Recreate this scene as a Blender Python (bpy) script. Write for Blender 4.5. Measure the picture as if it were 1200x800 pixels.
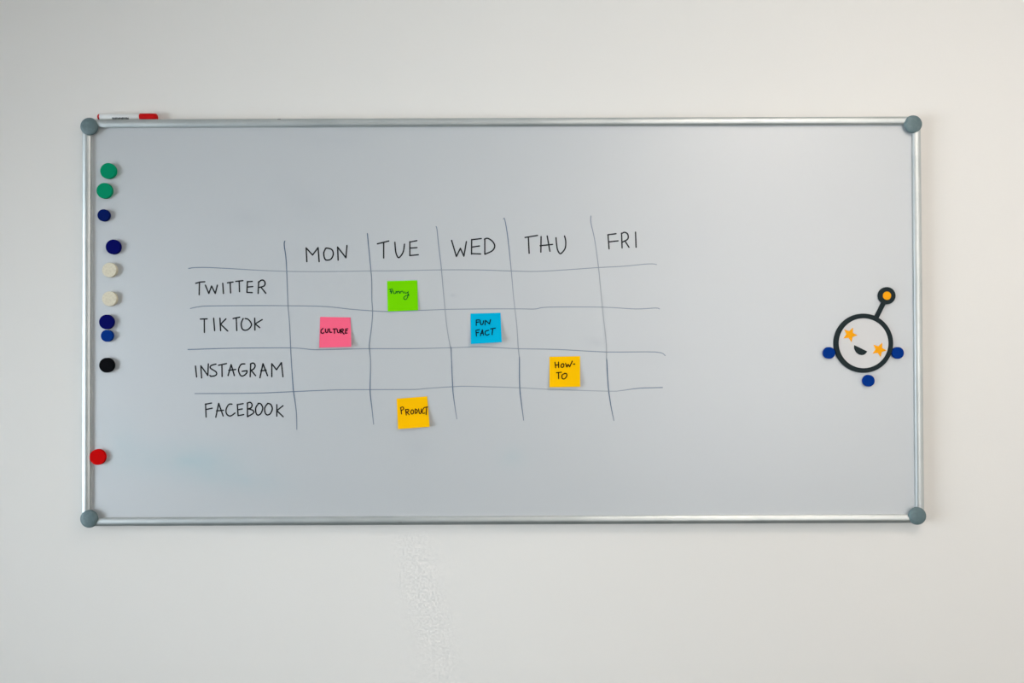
import bpy, bmesh, math, random
from mathutils import Vector, Matrix
random.seed(4)
scn = bpy.context.scene
for o in list(bpy.data.objects): bpy.data.objects.remove(o)
COL = scn.collection

# ------------------------------------------------------------------ camera
F_PX = 900.0
CAM = Vector((0.0220, -1.9012, 1.3818))
YAW, PITCH, ROLL = 0.000857, 0.009283, -0.003831
fwd = Vector((math.sin(YAW)*math.cos(PITCH), math.cos(YAW)*math.cos(PITCH), math.sin(PITCH)))
rgt = Vector((math.cos(YAW), -math.sin(YAW), 0))
upv = rgt.cross(fwd)
rgt, upv = math.cos(ROLL)*rgt + math.sin(ROLL)*upv, -math.sin(ROLL)*rgt + math.cos(ROLL)*upv
cd = bpy.data.cameras.new('camera'); cam = bpy.data.objects.new('camera', cd); COL.objects.link(cam)
cd.sensor_width = 36; cd.lens = F_PX*36/1200; cd.clip_start = .02
m = Matrix((rgt, upv, -fwd)).transposed().to_4x4(); m.translation = CAM
cam.matrix_world = m
scn.camera = cam

# ------------------------------------------------------------------ light and exposure
scn.view_settings.view_transform = 'Standard'; scn.view_settings.look = 'None'
scn.view_settings.gamma = 1; scn.view_settings.use_curve_mapping = False
scn.view_settings.exposure = 0.0
w = bpy.data.worlds.new('daylight'); scn.world = w; w.use_nodes = True
w.node_tree.nodes['Background'].inputs[0].default_value = (.55, .72, 1, 1)
w.node_tree.nodes['Background'].inputs[1].default_value = 1.0
WIN = dict(y0=-2.8, y1=-0.8, z0=.06, z1=2.0)          # window opening in the left wall
WINDOW_POWER, WINDOW_COL = 172.0, (.80, .915, 1.0)
LAMP_STRENGTH, LAMP_COL = 17.6, (1.0, .90, .80)          # ceiling panels, the far one added
X0, X1, Y0, ZC = -3.1, 2.8, -4.4, 2.75                  # room extents
al = bpy.data.lights.new('window_daylight', 'AREA'); al.shape = 'RECTANGLE'
al.size = WIN['y1']-WIN['y0']; al.size_y = WIN['z1']-WIN['z0']; al.energy = WINDOW_POWER; al.color = WINDOW_COL
alo = bpy.data.objects.new('window_daylight', al); COL.objects.link(alo)
alo.location = (X0-.16, (WIN['y0']+WIN['y1'])/2, (WIN['z0']+WIN['z1'])/2)
alo.rotation_euler = (math.radians(90), 0, math.radians(-90))
ADDED_WIN = dict(x0=1.3, x1=2.6, z0=.35, z1=2.0)             # opening for an added rear window that brightens the board's right half
al2 = bpy.data.lights.new('rear_board_fill', 'AREA'); al2.shape = 'RECTANGLE'  # added fill light, lifts the reflection on the board's right side
al2.size = ADDED_WIN['x1']-ADDED_WIN['x0']; al2.size_y = ADDED_WIN['z1']-ADDED_WIN['z0']; al2.energy = 37.5; al2.color = (1, .97, .93)
al2o = bpy.data.objects.new('rear_board_fill', al2); COL.objects.link(al2o)
al2o.location = ((ADDED_WIN['x0']+ADDED_WIN['x1'])/2, Y0-.16, (ADDED_WIN['z0']+ADDED_WIN['z1'])/2)
al2o.rotation_euler = (math.radians(90), 0, 0)

# ------------------------------------------------------------------ helpers
def ray(px, py):
    return (fwd + rgt*((px-600)/F_PX) + upv*((400-py)/F_PX))
def at(px, py, dep=0.0):
    """the point seen at a photo pixel, dep metres in front of the wall plane y = 0"""
    d = ray(px, py); t = (-dep-CAM.y)/d.y
    return CAM + d*t
MPP = 1.9/F_PX                                         # metres per photo pixel on the wall

def lin(r, g, b):
    f = lambda c: (c/255/12.92 if c/255 <= .04045 else ((c/255+.055)/1.055)**2.4)
    return (f(r), f(g), f(b), 1)
def mat(name, col, rough=.5, metal=0.0, spec=.5, noise=None, bump=None, emit=None):
    mt = bpy.data.materials.new(name); mt.use_nodes = True; nt = mt.node_tree
    b = nt.nodes['Principled BSDF']
    b.inputs['Base Color'].default_value = col; b.inputs['Roughness'].default_value = rough
    b.inputs['Metallic'].default_value = metal; b.inputs['Specular IOR Level'].default_value = spec
    tc = nt.nodes.new('ShaderNodeTexCoord')
    if noise:
        sc, amt, col2 = noise
        n = nt.nodes.new('ShaderNodeTexNoise'); n.inputs['Scale'].default_value = sc; n.inputs['Detail'].default_value = 4
        nt.links.new(tc.outputs['Object'], n.inputs['Vector'])
        r = nt.nodes.new('ShaderNodeMapRange'); r.inputs[1].default_value = .45; r.inputs[2].default_value = .7; r.inputs[4].default_value = amt
        nt.links.new(n.outputs['Fac'], r.inputs[0])
        mx = nt.nodes.new('ShaderNodeMix'); mx.data_type = 'RGBA'
        mx.inputs[6].default_value = col; mx.inputs[7].default_value = col2
        nt.links.new(r.outputs[0], mx.inputs[0]); nt.links.new(mx.outputs[2], b.inputs['Base Color'])
    if bump:
        sc, st, dist = bump
        n = nt.nodes.new('ShaderNodeTexNoise'); n.inputs['Scale'].default_value = sc; n.inputs['Detail'].default_value = 3
        nt.links.new(tc.outputs['Object'], n.inputs['Vector'])
        bp = nt.nodes.new('ShaderNodeBump'); bp.inputs['Strength'].default_value = st; bp.inputs['Distance'].default_value = dist
        nt.links.new(n.outputs['Fac'], bp.inputs['Height']); nt.links.new(bp.outputs['Normal'], b.inputs['Normal'])
    if emit:
        b.inputs['Emission Color'].default_value = (*emit[0], 1); b.inputs['Emission Strength'].default_value = emit[1]
    return mt

def link(name, bm, material, parent=None, smooth=False):
    """one mesh object; bm is in world coordinates; the origin goes to the parent's origin or the mesh's lowest centre"""
    me = bpy.data.meshes.new(name)
    if parent is not None: org = base_of(parent)
    else:
        vs = [v.co for v in bm.verts]
        org = Vector(((min(v.x for v in vs)+max(v.x for v in vs))/2, (min(v.y for v in vs)+max(v.y for v in vs))/2, min(v.z for v in vs)))
    bmesh.ops.recalc_face_normals(bm, faces=bm.faces[:]) if not getattr(bm, 'keep', None) else None
    bmesh.ops.translate(bm, verts=bm.verts[:], vec=-org)
    bm.to_mesh(me); bm.free()
    if smooth:
        for p in me.polygons: p.use_smooth = True
    me.materials.append(material)
    o = bpy.data.objects.new(name, me); COL.objects.link(o)
    if parent is None: o.location = org
    else: o.parent = parent
    return o
def base_of(o):
    v = Vector(o.location)
    while o.parent: o = o.parent; v += o.location
    return v
def root(name, loc, label, cat, group=None):
    o = bpy.data.objects.new(name, None); COL.objects.link(o); o.location = loc
    o.empty_display_size = .05
    return tag(o, label, cat, group)
def tag(o, label, cat, group=None):
    o['label'] = label; o['category'] = cat
    if group: o['group'] = group
    return o
def struct(o, label=None):
    o['kind'] = 'structure'
    if label: o['label'] = label
    return o
def box(bm, a, b, bevel=0):
    r = bmesh.ops.create_cube(bm, size=1)
    a, b = Vector(a), Vector(b); c = (a+b)/2; s = b-a
    for v in r['verts']: v.co = Vector((v.co.x*s.x, v.co.y*s.y, v.co.z*s.z))+c
    if bevel:
        es = list({e for v in r['verts'] for e in v.link_edges})
        bmesh.ops.bevel(bm, geom=es, offset=bevel, segments=2, affect='EDGES')
def boxes(*bs, bevel=0):
    bm = bmesh.new()
    for a, b in bs: box(bm, a, b, bevel)
    return bm
def lathe_y(bm, c, prof, n=40):
    """surface of revolution about the wall normal; prof = [(radius, depth in front of the wall)]"""
    rings = []
    for r, d in prof:
        if r == 0: rings.append([bm.verts.new((c[0], -d, c[1]))])
        else: rings.append([bm.verts.new((c[0]+r*math.cos(2*math.pi*i/n), -d, c[1]+r*math.sin(2*math.pi*i/n))) for i in range(n)])
    for A, B in zip(rings, rings[1:]):
        for i in range(n):
            j = (i+1) % n
            if len(A) == 1 and len(B) == 1: continue
            if len(A) == 1: bm.faces.new((A[0], B[i], B[j]))
            elif len(B) == 1: bm.faces.new((A[i], A[j], B[0]))
            else: bm.faces.new((A[i], A[j], B[j], B[i]))
def lathe_x(bm, y, z, prof, n=32):
    rings = []
    for r, x in prof:
        if r == 0: rings.append([bm.verts.new((x, y, z))])
        else: rings.append([bm.verts.new((x, y+r*math.cos(2*math.pi*i/n), z+r*math.sin(2*math.pi*i/n))) for i in range(n)])
    for A, B in zip(rings, rings[1:]):
        for i in range(n):
            j = (i+1) % n
            if len(A) == 1: bm.faces.new((A[0], B[i], B[j]))
            elif len(B) == 1: bm.faces.new((A[i], A[j], B[0]))
            else: bm.faces.new((A[i], A[j], B[j], B[i]))
def extrude_outline(bm, pts, d0, d1, bev=.0006):
    """a flat plate: outline pts [(x, z)] from depth d0 to d1 in front of the wall, with a small chamfer"""
    n = len(pts); cx = sum(p[0] for p in pts)/n; cz = sum(p[1] for p in pts)/n
    R = max(math.hypot(p[0]-cx, p[1]-cz) for p in pts); k = 1-bev/R
    rings = []
    for s, d in ((1, d0), (1, d1-bev), (k, d1)):
        rings.append([bm.verts.new((cx+(x-cx)*s, -d, cz+(z-cz)*s)) for x, z in pts])
    for A, B in zip(rings, rings[1:]):
        for i in range(n):
            j = (i+1) % n; bm.faces.new((A[i], A[j], B[j], B[i]))
    bm.faces.new(rings[0][::-1]); bm.faces.new(rings[-1])
def smooth_pts(p, step=5):
    out = []
    for i in range(len(p)-1):
        a = p[max(i-1, 0)]; b = p[i]; c = p[i+1]; d = p[min(i+2, len(p)-1)]
        for s in range(step):
            t = s/step
            out.append(tuple(.5*(2*b[k]+(c[k]-a[k])*t+(2*a[k]-5*b[k]+4*c[k]-d[k])*t*t+(3*b[k]-a[k]-3*c[k]+d[k])*t**3) for k in range(len(b))))
    out.append(tuple(p[-1])); return out
def ink_strokes(bm, strokes, width, place, dens_layer=None):
    """pen strokes: each a list of (px, py[, density]); flat ribbons with round ends laid on a surface by place(px, py)"""
    h = width/2
    for s in strokes:
        for k in range(len(s)):
            x, y = s[k][:2]; dn = s[k][2] if len(s[k]) > 2 else 1
            hh = h*(.82+.18*min(1, dn))
            vs = [bm.verts.new(place(x+hh*math.cos(a*math.pi/4), y+hh*math.sin(a*math.pi/4))) for a in range(8)]
            fs = [bm.faces.new(vs)]
            if dens_layer is not None:
                for v in vs: v[dens_layer] = dn
            if k:
                x0, y0 = s[k-1][:2]; d0 = s[k-1][2] if len(s[k-1]) > 2 else 1
                L = math.hypot(x-x0, y-y0)
                if L < 1e-4: continue
                nx, ny = -(y-y0)/L, (x-x0)/L; h0 = h*(.82+.18*min(1, d0))
                q = [bm.verts.new(place(x0+nx*h0, y0+ny*h0)), bm.verts.new(place(x+nx*hh, y+ny*hh)),
                     bm.verts.new(place(x-nx*hh, y-ny*hh)), bm.verts.new(place(x0-nx*h0, y0-ny*h0))]
                bm.faces.new(q)
                if dens_layer is not None:
                    q[0][dens_layer] = q[3][dens_layer] = d0; q[1][dens_layer] = q[2][dens_layer] = dn
def parse(txt, ox, oy, sc):
    """'x,y x,y; ~x,y ...' in magnified crop pixels -> strokes in photo pixels ('~' = a rounded stroke)"""
    out = []
    for part in txt.split(';'):
        part = part.strip()
        if not part: continue
        sm = part[0] == '~'
        pts = [tuple(float(c) for c in q.split(',')) for q in part.lstrip('~').split()]
        pts = [(ox+x/sc, oy+y/sc) for x, y in pts]
        out.append(smooth_pts(pts, 4) if sm else pts)
    return out

# ------------------------------------------------------------------ materials
M = {}
M['wall'] = mat('wall_paint', (.80, .765, .722, 1), .75, spec=.25, bump=(260, .06, .002))
M['ceiling'] = mat('ceiling_paint', (.82, .81, .79, 1), .8)
M['floor'] = mat('floor_carpet', (.055, .068, .066, 1), .95, noise=(60, .5, (.085, .10, .098, 1)), bump=(400, .3, .003))
M['alu'] = mat('brushed_aluminium', (.63, .65, .64, 1), .47, metal=1.0, noise=(9, .5, (.50, .53, .525, 1)))
M['cap'] = mat('slate_plastic', lin(92, 112, 115), .55, noise=(90, .5, lin(122, 138, 140)), bump=(120, .25, .002))
M['white_plastic'] = mat('white_plastic', (.78, .78, .77, 1), .4)
M['red_plastic'] = mat('red_plastic', lin(200, 0, 4), .6, spec=.15)
M['print'] = mat('grey_print', (.05, .06, .06, 1), .6)
M['lampbody'] = mat('lamp_housing', (.8, .8, .8, 1), .5)
M['diffuser'] = mat('lamp_diffuser', (.9, .9, .9, 1), .6, emit=(LAMP_COL, LAMP_STRENGTH))
M['winframe'] = mat('window_frame_paint', (.75, .76, .76, 1), .4)
g = bpy.data.materials.new('window_glass'); g.use_nodes = True; nt = g.node_tree; nt.nodes.clear()
out = nt.nodes.new('ShaderNodeOutputMaterial'); mx = nt.nodes.new('ShaderNodeMixShader'); fr = nt.nodes.new('ShaderNodeFresnel')
tr = nt.nodes.new('ShaderNodeBsdfTransparent'); gl = nt.nodes.new('ShaderNodeBsdfGlossy'); gl.inputs['Roughness'].default_value = .02
nt.links.new(fr.outputs[0], mx.inputs[0]); nt.links.new(tr.outputs[0], mx.inputs[1]); nt.links.new(gl.outputs[0], mx.inputs[2]); nt.links.new(mx.outputs[0], out.inputs[0])
M['glass'] = g

BOARD_COL = (.495, .507, .517, 1); BOARD_ROUGH = .48; BOARD_SPEC = 1.0
def board_material():
    """enamel white with wiped-marker ghosting: soft blue and grey smears where old drawings were rubbed out"""
    mt = bpy.data.materials.new('whiteboard_enamel'); mt.use_nodes = True; nt = mt.node_tree; b = nt.nodes['Principled BSDF']
    b.inputs['Roughness'].default_value = BOARD_ROUGH; b.inputs['Specular IOR Level'].default_value = BOARD_SPEC
    b.inputs['IOR'].default_value = 1.9
    geo = nt.nodes.new('ShaderNodeNewGeometry')
    n = nt.nodes.new('ShaderNodeTexNoise'); n.inputs['Scale'].default_value = 9; n.inputs['Detail'].default_value = 5
    nt.links.new(geo.outputs['Position'], n.inputs['Vector'])
    cur = None
    def smear(px, py, rx, ry, amt, col, rot=0):
        nonlocal cur
        c = at(px, py, .015)
        mp = nt.nodes.new('ShaderNodeMapping'); mp.vector_type = 'TEXTURE'
        mp.inputs['Location'].default_value = c; mp.inputs['Rotation'].default_value = (0, rot, 0)
        mp.inputs['Scale'].default_value = (rx*MPP, 1, ry*MPP)
        nt.links.new(geo.outputs['Position'], mp.inputs['Vector'])
        gr = nt.nodes.new('ShaderNodeTexGradient'); gr.gradient_type = 'QUADRATIC_SPHERE'
        nt.links.new(mp.outputs[0], gr.inputs[0])
        mu = nt.nodes.new('ShaderNodeMath'); mu.operation = 'MULTIPLY'; nt.links.new(gr.outputs['Fac'], mu.inputs[0]); nt.links.new(n.outputs['Fac'], mu.inputs[1])
        m2 = nt.nodes.new('ShaderNodeMath'); m2.operation = 'MULTIPLY'; m2.inputs[1].default_value = amt*2; m2.use_clamp = True; nt.links.new(mu.outputs[0], m2.inputs[0])
        x = nt.nodes.new('ShaderNodeMix'); x.data_type = 'RGBA'; x.inputs[6].default_value = BOARD_COL; x.inputs[7].default_value = col
        if cur: nt.links.new(cur, x.inputs[6])
        nt.links.new(m2.outputs[0], x.inputs[0]); cur = x.outputs[2]
    blue = (.34, .47, .50, 1); grey = (.40, .42, .45, 1)
    smear(220, 540, 140, 46, .6, blue); smear(285, 562, 110, 30, .4, blue, .1); smear(140, 520, 60, 60, .3, blue)
    smear(355, 238, 70, 50, .35, grey, .5); smear(290, 255, 70, 26, .25, grey); smear(390, 165, 90, 22, .25, grey)
    smear(698, 401, 26, 11, .5, grey, .2); smear(531, 346, 8, 4, .9, grey); smear(490, 525, 40, 24, .25, grey)
    smear(600, 535, 40, 26, .25, blue); smear(760, 415, 60, 40, .15, grey)
    nt.links.new(cur, b.inputs['Base Color'])
    return mt
M['board'] = board_material()
def ink_material(name, col):
    """dry-wipe ink whose density (how much pigment the pen left) is stored along the stroke"""
    mt = bpy.data.materials.new(name); mt.use_nodes = True; nt = mt.node_tree; b = nt.nodes['Principled BSDF']
    b.inputs['Roughness'].default_value = .6; b.inputs['Specular IOR Level'].default_value = .3
    a = nt.nodes.new('ShaderNodeAttribute'); a.attribute_name = 'pigment'
    x = nt.nodes.new('ShaderNodeMix'); x.data_type = 'RGBA'; x.inputs[6].default_value = BOARD_COL; x.inputs[7].default_value = col
    nt.links.new(a.outputs['Fac'], x.inputs[0]); nt.links.new(x.outputs[2], b.inputs['Base Color'])
    return mt
M['ink_black'] = ink_material('black_marker_ink', (.012, .014, .016, 1))
M['ink_blue'] = ink_material('blue_marker_ink', (.045, .11, .21, 1))

# ------------------------------------------------------------------ room shell
T = .12
wall_b = struct(link('wall_back', boxes(((X0-T, 0, -T), (X1+T, T, ZC+T))), M['wall']), 'white painted wall behind the whiteboard')
struct(link('floor', boxes(((X0, Y0, -T), (X1, 0, 0))), M['floor']), 'dark grey green carpet floor')
struct(link('ceiling', boxes(((X0, Y0, ZC), (X1, 0, ZC+T))), M['ceiling']), 'white ceiling')
struct(link('wall_right', boxes(((X1, Y0-T, -T), (X1+T, 0, ZC+T))), M['wall']), 'white side wall')
a0, a1, b0, b1 = ADDED_WIN['x0'], ADDED_WIN['x1'], ADDED_WIN['z0'], ADDED_WIN['z1']
struct(link('wall_front', boxes(((X0-T, Y0-T, -T), (a0, Y0, ZC+T)), ((a1, Y0-T, -T), (X1, Y0, ZC+T)), ((a0, Y0-T, -T), (a1, Y0, b0)), ((a0, Y0-T, b1), (a1, Y0, ZC+T))), M['wall']), 'white wall facing the whiteboard')
wf2 = struct(link('added_rear_window', boxes(((a0, Y0-.09, b0), (a0+.05, Y0-.03, b1)), ((a1-.05, Y0-.09, b0), (a1, Y0-.03, b1)),
     ((a0+.05, Y0-.09, b0), (a1-.05, Y0-.03, b0+.05)), ((a0+.05, Y0-.09, b1-.05), (a1-.05, Y0-.03, b1))), M['winframe']), 'added white framed window facing the whiteboard to brighten its right half')  # added window, placed where the right of the board mirrors it
link('window_pane', boxes(((a0+.05, Y0-.065, b0+.05), (a1-.05, Y0-.059, b1-.05))), M['glass'], wf2)
y0, y1, z0, z1 = WIN['y0'], WIN['y1'], WIN['z0'], WIN['z1']
struct(link('wall_left', boxes(((X0-T, Y0, -T), (X0, y0, ZC+T)), ((X0-T, y1, -T), (X0, 0, ZC+T)), ((X0-T, y0, -T), (X0, y1, z0)), ((X0-T, y0, z1), (X0, y1, ZC+T))), M['wall']), 'white side wall with the window')
ft = .05
wf = struct(link('window_1', boxes(((X0-.09, y0, z0), (X0-.03, y0+ft, z1)), ((X0-.09, y1-ft, z0), (X0-.03, y1, z1)),
     ((X0-.09, y0+ft, z0), (X0-.03, y1-ft, z0+ft)), ((X0-.09, y0+ft, z1-ft), (X0-.03, y1-ft, z1))), M['winframe']), 'white framed window in the side wall')
link('window_pane', boxes(((X0-.065, y0+ft, z0+ft), (X0-.059, y1-ft, z1-ft))), M['glass'], wf)
def ceiling_light(x, y, lx, ly, label):
    r = root('ceiling_light', (x, y, ZC), label, 'ceiling light', 'ceiling light panels')
    link('frame', boxes(((x-lx/2, y-ly/2, ZC-.05), (x+lx/2, y-ly/2+.02, ZC+.002)), ((x-lx/2, y+ly/2-.02, ZC-.05), (x+lx/2, y+ly/2, ZC+.002)),
        ((x-lx/2, y-ly/2+.02, ZC-.05), (x-lx/2+.02, y+ly/2-.02, ZC+.002)), ((x+lx/2-.02, y-ly/2+.02, ZC-.05), (x+lx/2, y+ly/2-.02, ZC+.002))), M['lampbody'], r)
    link('diffuser', boxes(((x-lx/2+.02, y-ly/2+.02, ZC-.044), (x+lx/2-.02, y+ly/2-.02, ZC-.002))), M['diffuser'], r)
ceiling_light(1.1, -1.45, .6, .6, 'square ceiling light panel nearest the whiteboard wall')
ceiling_light(2.1, -3.2, .6, .6, 'added square ceiling light panel brightening the walls the whiteboard reflects')  # added panel: more ambient light, brighter walls for the board to mirror

# ------------------------------------------------------------------ whiteboard
SURF = .015                                            # enamel face, metres in front of the wall
OUT_D = .0212                                          # where the rails' sides end and their curved faces begin
def mid(a, b): return (a+b)/2
BX0 = mid(at(96.4, 376, OUT_D).x, at(106.9, 376, SURF).x); BX1 = mid(at(1080.7, 376, OUT_D).x, at(1070.2, 376, SURF).x)
BZ1 = mid(at(588, 138.0, OUT_D).z, at(588, 148.6, SURF).z); BZ0 = mid(at(588, 614.75, OUT_D).z, at(588, 604.0, SURF).z)
RW = (abs(at(96.4, 376, OUT_D).x-at(106.9, 376, SURF).x)+abs(at(588, 138.0, OUT_D).z-at(588, 148.6, SURF).z))/2
board = root('whiteboard', ((BX0+BX1)/2, 0, BZ0-.011), 'wide wall-mounted whiteboard with aluminium frame and grey corner caps', 'whiteboard')
link('panel', boxes(((BX0, -SURF, BZ0), (BX1, -.001, BZ1))), M['board'], board)
def rail_profile(n=12):
    h = RW/2; A = math.radians(42); R = h/math.sin(A); p = [(-h, 0)]
    for i in range(n+1):
        a = -A+2*A*i/n
        p.append((R*math.sin(a), OUT_D+R*(math.cos(a)-math.cos(A))))
    return p + [(h, 0)]
def rail(kind):
    bm = bmesh.new(); prof = rail_profile()
    if kind in 'tb':
        z = BZ1 if kind == 't' else BZ0; ends = (BX0, BX1)
        R = [[bm.verts.new((x, -d, z+a)) for a, d in prof] for x in ends]
    else:
        x = BX0 if kind == 'l' else BX1; ends = (BZ0, BZ1)
        R = [[bm.verts.new((x+a, -d, z)) for a, d in prof] for z in ends]
    n = len(prof)
    for i in range(n): bm.faces.new((R[0][i], R[0][(i+1) % n], R[1][(i+1) % n], R[1][i]))
    bm.faces.new(R[0][::-1]); bm.faces.new(R[1])
    bmesh.ops.remove_doubles(bm, verts=bm.verts[:], dist=1e-6)
    o = link('frame_rail', bm, M['alu'], board, smooth=True)
    md = o.modifiers.new('edges', 'EDGE_SPLIT'); md.split_angle = math.radians(30)
    return o
for k in 'tblr': rail(k)
for (px, py) in ((104.1, 147.9), (1070.6, 145.1), (1075.4, 604.5), (104.0, 607.9)):
    c = at(px, py, .026); r = 10.5*MPP*.985
    bm = bmesh.new()
    lathe_y(bm, (c.x, c.z), [(0, .0005), (r*.8, .0005), (r*.8, .015), (r*.95, .0205), (r, .0230), (r*.975, .0252), (r*.9, .0270), (r*.6, .0284), (r*.3, .0289), (0, .029)], 48)
    o = link('corner_cap', bm, M['cap'], board, smooth=True)
    md = o.modifiers.new('edges', 'EDGE_SPLIT'); md.split_angle = math.radians(50)

def on_board(x, y): return at(x, y, SURF+.0003)
def ink_part(name, strokes, width, material, parent=board, place=on_board):
    bm = bmesh.new(); bm.verts.layers.float.new('pigment'); L = bm.verts.layers.float['pigment']
    ink_strokes(bm, strokes, width, place, L)
    return link(name, bm, material, parent)
D = .62
GRID = [  # hand-drawn lines, photo pixels and ink density
 [(333.8,282.3,.95),(333.1,287.5,1),(335.4,306.3,.9),(337.1,350,.6),(337.5,358,.6),(339.4,381,.6),(340.6,407.5,.75),(341.5,425,.75),(343.8,457,1),(346,472,.8),(347.5,486,.7),(347.8,503,.6)],
 [(430.5,273.5,.95),(431.6,285,.9),(434.6,316,.75),(435.6,330,.65),(435.7,350,.6),(436.6,364,.6),(435.6,381,.6),(432.9,402,.75),(433,409,.75),(434.4,425,.6),(433.7,457,.95),(435.5,475,.8),(437.8,497,.55)],
 [(511,265.4,.8),(512.1,268.8,.65),(514,287.5,.65),(516.9,311,.6),(519.4,340,.42),(523.3,380,.36),(527,402.5,.4),(528.5,408,.9),(529,418,.8),(530.5,453.5,.95),(531.8,467,.75),(535.3,490.7,.5)],
 [(590,256.5,.5),(591.5,257,.75),(594.9,277,.85),(599,315.6,.55),(602,350,.38),(605.5,380,.36),(607.3,407,.36),(608.5,418,.5),(608.7,421,.9),(609,453.5,1),(611,472,.9),(613.6,492.2,.55)],
 [(692.5,253,.75),(692.5,261,.7),(696.9,281,.5),(701.3,312.5,.45),(703.5,335,.2),(706.3,364,.2),(710.5,402,.2),(710.8,420,.35),(711,422,.9),(712.6,451,.95),(715.8,474.5,.85),(719.4,492.6,.55)],
 [(221,314.5,.75),(228.8,313.4,.7),(245,313.4,.7),(272.5,314.8,.6),(310,316.9,.5),(350,318.1,.4),(390,318.1,.4),(433.8,317.3,.42),(467.5,317.1,.45),(517.5,316.1,.45),(560,316.2,.5),(598.4,317.4,.5),(630,317.9,.5),(670,315.6,.5),(701.3,313.4,.5),(730,311.9,.5),(760,309.1,.5),(769.4,309.8,.45)],
 [(223.1,361.3,.65),(232.5,359.4,.65),(245,358.4,.65),(290,358,.65),(337.5,358.1,.6),(381.3,359.1,.6),(410,362.1,.6),(436.3,364.1,.6),(453.8,364.8,.6),(490,363.6,.6),(510,362.9,.5),(530,362.3,.5),(575,361.8,.5),(610,361.8,.5),(627.6,361.9,.55),(642.5,359.8,.55),(706,359.8,.5),(744.5,361.9,.55),(768,360.8,.6),(773,361.9,.5)],
 [(220.3,409.4,.9),(235,409,.8),(272.5,407.9,.7),(340,407.5,.65),(365,409.4,.65),(377.5,409.6,.65),(410,408.8,.65),(432.5,408.4,.65),(480,408.4,.6),(530,407.3,.5),(560,406.2,.5),(575,406.8,.5),(608,408.5,.55),(653,409.3,.6),(710.5,412.3,.65),(767.9,412.3,.65),(779.6,416.5,.6)],
 [(228.4,461,.7),(297.5,460.6,.7),(343.8,458.7,.75),(393.3,456.7,.65),(440,456.4,.6),(485,456.2,.55),(500,455,.5),(530,453,.55),(549.5,452.5,.5),(608,454.2,.4),(642.5,456,.4),(712.6,458.2,.35),(727.5,457.5,.45),(748.8,454.8,.75),(776.4,453.9,.8)],
]
for gl_ in GRID: ink_part('grid_line', [smooth_pts([(x, y, d*.9) for x, y, d in gl_], 4)], 1.2, M['ink_blue'])

TEXT = {
'heading_mon': ((340,260,8), "157,372 150,243 210,310 262,240 272,372; ~335,245 315,290 325,345 350,358 385,345 405,300 390,258 345,245 330,250; 450,358 445,235 523,335 533,220"),
'heading_tue': ((430,240,8), "98,365 205,338; 157,352 157,498; ~262,350 270,440 290,490 310,487 340,440 352,368; 402,345 402,475; 403,348 468,335; 403,405 470,400; 402,475 482,467"),
'heading_wed': ((520,240,7.275), "67,302 108,440 142,370 172,437 193,313; 238,295 237,420; 238,297 320,287; 237,360 305,350; 237,415 315,418; 350,292 350,420; ~347,292 375,285 415,310 435,350 415,390 352,420"),
'heading_thu': ((520,240,7.275), "693,278 800,260; 722,280 728,412; 830,270 828,402; 882,265 905,395; 822,348 928,337; ~957,280 967,370 985,410 1003,412 1035,370 1040,310 1030,265"),
'heading_fri': ((660,240,8), "420,280 430,412; 418,280 495,270; 425,347 515,337; 547,265 552,403; ~547,270 575,257 605,275 605,320 552,350; 580,340 617,397; 678,255 683,397"),
'row_twitter': ((210,250,8), "155,655 195,643 240,640; 190,650 187,762; 245,672 278,750 303,680 338,750 358,672; 408,655 415,750; 452,650 505,643; 478,648 482,745; 530,637 597,630; 562,638 565,733; 640,637 635,740; 640,640 685,637; 637,690 690,685; 635,740 685,742; 745,640 740,750; ~742,650 765,628 790,627 805,650 795,680 745,695; 765,690 812,748"),
'row_tiktok': ((210,350,8), "198,190 262,188; 235,190 236,315; 323,182 332,298; 382,182 388,298; 438,188 388,238 455,302; 505,185 567,172; 535,180 540,297; ~600,185 582,230 590,280 620,295 655,280 678,240 650,195 618,185; 708,182 710,293; 778,195 712,235 755,270"),
'row_instagram': ((210,410,8), "152,150 163,252; 210,262 203,148 268,238 273,130; ~345,132 300,145 293,170 345,205 345,235 300,247 288,238; 368,143 443,127; 400,140 402,248; 458,240 487,137 517,240; 465,190 530,182; ~615,130 580,135 556,185 575,238 605,240 632,215 635,193; 635,193 590,200; 670,130 665,250; ~668,130 695,122 712,145 700,175 670,192; 675,190 716,240; 757,260 785,128 828,240; 765,195 815,190; 868,250 868,128 912,185 958,118 973,250"),
'row_facebook': ((210,410,8), "247,505 252,628; 245,508 303,497; 248,558 310,545; 343,630 370,500 412,618; 350,570 415,565; ~495,507 465,510 440,555 445,600 480,618 523,590; 545,510 552,615; 545,512 600,502; 548,560 592,552; 552,615 605,605; 640,495 640,622; ~638,497 665,490 683,510 675,540 645,552; ~650,552 690,565 697,590 640,625; ~745,500 718,540 720,590 738,610 765,595 783,545 765,505 740,500; ~830,500 803,540 805,585 825,608 855,595 873,550 858,510 830,500; 915,512 915,620; 973,522 915,568 975,625"),
}
for nm, (tf, txt) in TEXT.items():
    ink_part('handwritten_word', parse(txt, *tf), 1.65, M['ink_black'])['label'] = 'black handwritten ' + nm.split('_')[1].upper()

for sx, sy, sl, sd in ((327, 139.9, 1.5, .0228), (468.6, 611.6, 1.8, .0247)):
    ink_part('scuff_mark', [[(sx-sl, sy, .8), (sx+sl, sy-.1, .9)]], 1.1, M['ink_black'], place=lambda x, y: at(x, y, sd))

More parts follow.
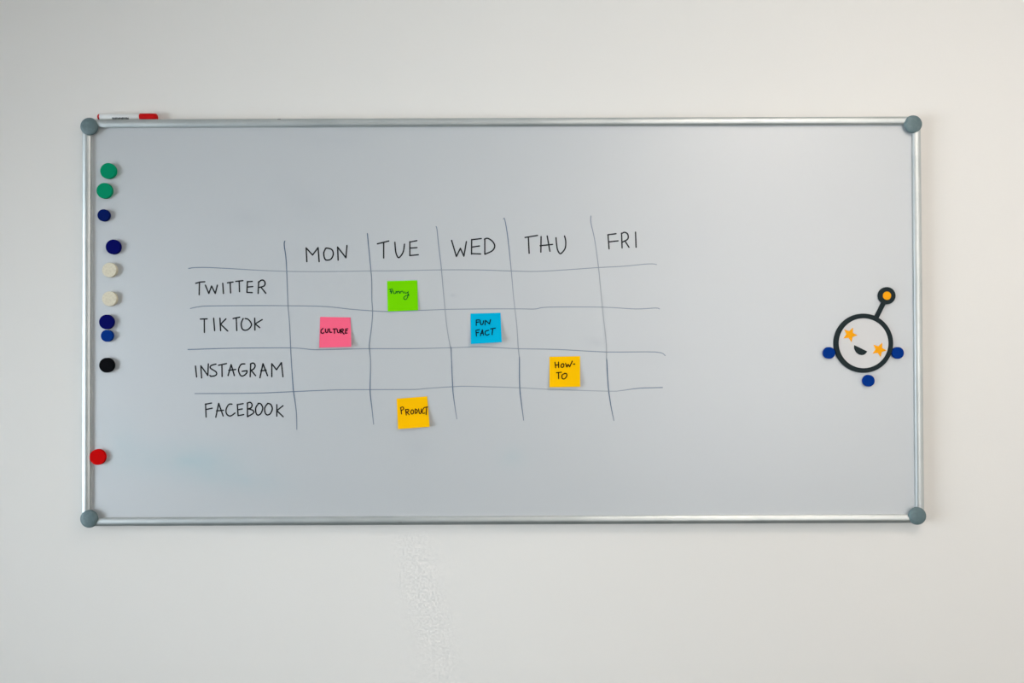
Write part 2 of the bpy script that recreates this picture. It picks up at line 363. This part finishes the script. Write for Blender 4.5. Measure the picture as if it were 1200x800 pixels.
# ------------------------------------------------------------------ sticky notes
def sticky_note(quad, col, lift, label, lines, tf, ink, iw, curl=(0, 0)):
    """quad: photo pixels tl, tr, br, bl; the glued top edge lies flat, the bottom stands off the board"""
    def hgt(u, v): return lift*v**1.8 + curl[0]*(1-u)**3*v**4 + curl[1]*u**3*v**4
    def qpx(u, v):
        (ax, ay), (bx, by), (cx, cy), (dx, dy) = quad
        return ((ax*(1-u)+bx*u)*(1-v)+(dx*(1-u)+cx*u)*v, (ay*(1-u)+by*u)*(1-v)+(dy*(1-u)+cy*u)*v)
    def P(u, v, off=0): return at(*qpx(u, v), SURF+.0006+hgt(u, v)+off)
    def inv(px, py):
        u = v = .5
        for _ in range(6):
            x, y = qpx(u, v); u += (px-x)/36; v += (py-y)/36
        return u, v
    base = P(.5, 1); base.y = -SURF
    r = root('sticky_note', base, label, 'sticky note', 'square sticky notes on the whiteboard')
    bm = bmesh.new(); nu, nv = 10, 12
    A = [[bm.verts.new(P(i/nu, j/nv)) for i in range(nu+1)] for j in range(nv+1)]
    B = [[bm.verts.new(P(i/nu, j/nv, -.0004)) for i in range(nu+1)] for j in range(nv+1)]
    for j in range(nv):
        for i in range(nu):
            bm.faces.new((A[j][i], A[j+1][i], A[j+1][i+1], A[j][i+1])); bm.faces.new((B[j][i], B[j][i+1], B[j+1][i+1], B[j+1][i]))
    ring = [(0, i) for i in range(nu)]+[(j, nu) for j in range(nv)]+[(nv, i) for i in range(nu, 0, -1)]+[(j, 0) for j in range(nv, 0, -1)]
    for (a, b), (c, d) in zip(ring, ring[1:]+ring[:1]): bm.faces.new((A[a][b], A[c][d], B[c][d], B[a][b]))
    link('sheet', bm, mat('note_paper', col, .85, spec=.05), r, smooth=False)
    ink_part('handwriting', parse(lines, *tf), iw, mat('pen_ink', ink, .8, spec=.1), r, lambda x, y: P(*inv(x, y), .0004))
    return r
sticky_note([(453.6,329.2),(489.0,328.3),(490,363.4),(454.4,364.8)], lin(118, 214, 0), .003, 'bright green sticky note reading Funny', 
  "345,388 395,380 400,400 378,452; 365,388 380,450; 358,422 400,408; ~415,415 422,450 448,446 455,415; 468,418 470,450; ~470,432 495,414 507,448; 517,420 520,448; ~520,430 553,412 575,448; ~592,422 602,446 638,432; ~645,420 640,455 658,478 620,480 580,505 578,535 605,545 632,515 640,470", (430,310,13.333), lin(0, 105, 30), .9)
sticky_note([(375.1,371.2),(410.8,371.8),(411.6,406.2),(374.1,407.3)], lin(255, 102, 134), .006, 'pink sticky note reading CULTURE',
  "~270,360 237,390 240,435 275,440 285,428; ~310,370 315,420 345,425 355,370; 378,365 385,425 418,425; 440,370 500,365; 465,370 465,440; ~510,375 520,425 550,425 555,380; 575,375 575,440; ~575,375 610,370 612,395 585,410; 590,410 628,455; 655,370 650,440; 655,372 692,365; 650,405 680,398; 650,440 680,438", (360,360,14.545), lin(40, 5, 15), 1.35, curl=(0, .003))
sticky_note([(551.4,367.3),(586.6,366.3),(588.1,400.8),(551.8,403)], lin(0, 174, 214), .009, 'bright blue sticky note reading FUN FACT',
  "375,265 375,350; 375,265 425,262; 375,300 415,295; ~435,270 445,330 475,330 490,275; 512,340 518,270 580,325 598,258; 370,425 378,515; 370,425 425,415; 372,465 412,458; 440,510 470,415 488,500; 445,475 485,468; ~570,425 520,440 515,485 545,500 575,485; 598,403 672,392; 632,400 622,492", (530,355,13.333), lin(0, 30, 45), 1.3, curl=(0, .003))
sticky_note([(643.9,417.8),(679.8,417.1),(680,453),(643.9,453.6)], lin(255, 192, 0), .008, 'yellow orange sticky note reading HOW-TO',
  "405,258 415,342; 460,255 463,340; 412,305 462,295; ~525,280 500,300 505,335 535,330 545,290 525,280; 570,275 590,332 610,290 635,328 675,240; 693,290 715,285; 428,422 505,413; 460,420 462,515; ~560,430 515,460 520,510 555,515 590,470 580,432 545,440", (620,405,13.333), lin(50, 15, 0), 1.3)
sticky_note([(464.8,466.9),(500.6,464.2),(503.6,499.9),(466.4,502.6)], lin(255, 190, 0), .008, 'yellow orange sticky note reading PRODUCT',
  "395,370 408,465; ~390,370 425,355 440,385 402,415; 470,395 482,482; ~470,400 513,393 518,420 480,440; 490,440 528,475; ~570,400 550,430 565,465 590,455 597,420 575,398; 622,385 625,460; ~622,385 655,410 650,440 625,460; ~675,385 685,450 708,455 715,385; ~757,370 728,420 740,455 770,450; 762,365 815,355; 800,365 790,475", (440,450,13.333), lin(60, 15, 5), 1.15)

# ------------------------------------------------------------------ magnets
MAG = {'green': mat('green_magnet', lin(0, 142, 100), .7, spec=.05), 'navy': mat('navy_magnet', lin(0, 4, 92), .7, spec=.05), 'navy_dark': mat('dark_navy_magnet', lin(0, 24, 92), .7, spec=.05),
       'blue': mat('blue_magnet', lin(0, 50, 132), .7, spec=.05), 'cream': mat('cream_magnet', lin(222, 212, 188), .6, noise=(220, .55, lin(196, 184, 158))),
       'black': mat('black_magnet', lin(8, 8, 12), .7, spec=.05), 'red': mat('red_magnet', lin(205, 0, 0), .7, spec=.05)}
def magnet(px, py, rp, h, col, label, sink=0):
    c = at(px, py, SURF+h); r = rp*MPP*.985
    bm = bmesh.new()
    lathe_y(bm, (c.x, c.z), [(0, SURF-.0002), (r*.97, SURF-.0002), (r, SURF+.0008), (r, SURF+h-.0009), (r-.0003, SURF+h-.0003), (r-.0009, SURF+h), (0, SURF+h)], 44)
    o = link('round_magnet', bm, MAG[col], None)
    return tag(o, label, 'magnet', 'round magnets on the whiteboard')
HM = .0085
magnet(126.4, 200, 9.3, HM, 'green', 'upper of the two green round magnets near the marker pen')
magnet(122.0, 223.2, 9.2, HM, 'green', 'lower of the two green round magnets, above a small navy one')
magnet(121.0, 252, 7.1, HM, 'navy_dark', 'small navy round magnet just below the green magnets')
magnet(132.3, 289.1, 8.7, HM, 'navy', 'large navy round magnet directly above the cream magnets')
magnet(128.0, 316.2, 8.6, HM, 'cream', 'upper of the two cream round magnets')
magnet(128.0, 349.9, 8.7, HM, 'cream', 'lower of the two cream round magnets')
magnet(124.4, 377.1, 8.6, HM, 'navy', 'large navy round magnet touching a small blue one below it')
magnet(124.9, 393.3, 7.0, HM, 'blue', 'small blue round magnet touching the large navy one above it')
magnet(124.6, 427.8, 8.7, HM, 'black', 'black round magnet on the whiteboard')
magnet(114.0, 535.5, 9.2, HM, 'red', 'red round magnet touching the frame rail of the whiteboard')
magnet(972.1, 413.4, 6.9, .0075, 'blue', 'small blue magnet beside the star-eyed face cutout, on the side towards the grid')
magnet(1052.7, 413.4, 6.9, .0075, 'blue', 'small blue magnet between the star-eyed face cutout and the frame rail')
magnet(1018.4, 446.0, 6.9, .0075, 'blue', 'small blue magnet below the star-eyed face cutout')

# ------------------------------------------------------------------ star-eyed face cutout
M['cut_dark'] = mat('charcoal_foam', lin(34, 44, 46), .8, spec=.15)
M['cut_white'] = mat('offwhite_card', (.66, .64, .63, 1), .6)
M['cut_gold'] = mat('golden_card', lin(250, 165, 0), .7, spec=.2)
TH = .005
d0, d1 = SURF, SURF+TH
fc = at(1012.2, 402, d1); R_out = 34.9*MPP*.985; R_in = 29.4*MPP*.985
face = root('face_cutout', (fc.x, -SURF, fc.z-R_out), 'round smiling face cutout with star eyes and one antenna', 'cutout')
bm = bmesh.new()
lathe_y(bm, (fc.x, fc.z), [(R_in-.002, d0), (R_out, d0), (R_out, d1-.0006), (R_out-.0006, d1), (R_in+.0004, d1), (R_in, d1-.0004), (R_in, d0+.001), (R_in-.002, d0)], 72)
link('rim', bm, M['cut_dark'], face)
bm = bmesh.new(); lathe_y(bm, (fc.x, fc.z), [(0, d0), (R_in+.0002, d0), (R_in+.0002, d1-.0012), (0, d1-.0012)], 72)
link('face_plate', bm, M['cut_white'], face)
dF = d1-.0012
def star(px, py, rp):
    c = at(px, py, dF+.0008); pts = []
    for k in range(10):
        a = math.radians(66+36*k); r = (rp if k % 2 == 0 else rp*.46)*MPP
        pts.append((c.x+r*math.cos(a), c.z+r*math.sin(a)))
    bm = bmesh.new(); extrude_outline(bm, pts, dF-.0003, dF+.0008, .0002); link('star_eye', bm, M['cut_gold'], face)
star(996.1, 391.9, 8.9); star(1030.3, 409.6, 8.9)
mouth = smooth_pts([(1001.2,404.2),(1001.1,408.2),(1003.8,413.2),(1008.4,415.8),(1013.2,415.2),(1016.5,411.6)], 5)
pts = [(p.x, p.z) for p in (at(x, y, dF+.0008) for x, y in mouth)]
bm = bmesh.new(); extrude_outline(bm, pts, dF-.0003, dF+.0008, .0002); link('mouth', bm, M['cut_dark'], face)
a, b = at(1027.6, 371.6, d1-.0003), at(1036.2, 354.2, d1-.0003); a2 = Vector((a.x, 0, a.z)); b2 = Vector((b.x, 0, b.z))
t = (b2-a2).normalized(); nrm = Vector((-t.z, 0, t.x))*2.45*MPP
pts = [(q.x, q.z) for q in (a2+nrm, b2+nrm, b2-nrm, a2-nrm)]
bm = bmesh.new(); extrude_outline(bm, pts, d0, d1-.0003, .0004); link('antenna_stalk', bm, M['cut_dark'], face)
c = at(1039.6, 346.3, d1); r0 = 10.2*MPP*.985; r1 = 5.0*MPP*.985
bm = bmesh.new(); lathe_y(bm, (c.x, c.z), [(r1-.001, d0), (r0, d0), (r0, d1-.0006), (r0-.0006, d1), (r1+.0003, d1), (r1, d1-.0004), (r1, d0+.001), (r1-.001, d0)], 40)
knob = link('antenna_ring', bm, M['cut_dark'], face)
bm = bmesh.new(); lathe_y(bm, (c.x, c.z), [(0, d0), (r1+.0001, d0), (r1+.0001, d1-.0008), (0, d1-.0008)], 32)
link('antenna_light', bm, M['cut_gold'], knob)

# ------------------------------------------------------------------ marker pen lying on the top rail
RT = BZ1+RW/2; mr = .0085; my = -.0108; mz = RT+mr-.0001
xa, xb, xc, xd = at(115.7, 137, .01).x, at(118.7, 137, .01).x, at(165.0, 137, .01).x, at(184.3, 137, .01).x
pen = root('marker_pen', ((xa+xd)/2, my, RT), 'white marker pen with red cap lying on the whiteboard frame', 'marker pen')
bm = bmesh.new(); lathe_x(bm, my, mz, [(0, xb-.001), (mr*.97, xb-.001), (mr, xb), (mr, xc+.001), (mr*.8, xc+.004), (0, xc+.004)]); link('barrel', bm, M['white_plastic'], pen, True)
bm = bmesh.new(); lathe_x(bm, my, mz, [(0, xa), (mr*.72, xa), (mr*.88, xa+.0012), (mr*.93, xb-.0006), (mr*.93, xb+.0005), (0, xb+.0005)]); link('end_plug', bm, M['red_plastic'], pen)
bm = bmesh.new(); lathe_x(bm, my, mz, [(0, xc-.0005), (mr*1.0, xc-.0005), (mr*1.05, xc+.0006), (mr*1.03, xd-.004), (mr*.97, xd-.0015), (mr*.75, xd), (0, xd)]); link('cap', bm, M['red_plastic'], pen)
bm = bmesh.new(); x = at(133.2, 137, .01).x; xe = at(152, 137, .01).x
while x < xe:
    wd = random.uniform(.0014, .0030); ang = (math.radians(230), math.radians(random.choice((200, 204, 198))))
    ps = [(math.cos(q)*(mr+.00015), math.sin(q)*(mr+.00015)) for q in (ang[0]+(ang[1]-ang[0])*k/4 for k in range(5))]
    # cos < 0 faces the room; small angles below 180 are above the barrel's middle
    L = [[bm.verts.new((xx, my+cy, mz+cz)) for cy, cz in ps] for xx in (x, x+wd)]
    for k in range(4): bm.faces.new((L[0][k], L[0][k+1], L[1][k+1], L[1][k]))
    x += wd+random.uniform(.0003, .0007)
link('printed_text', bm, M['print'], pen)
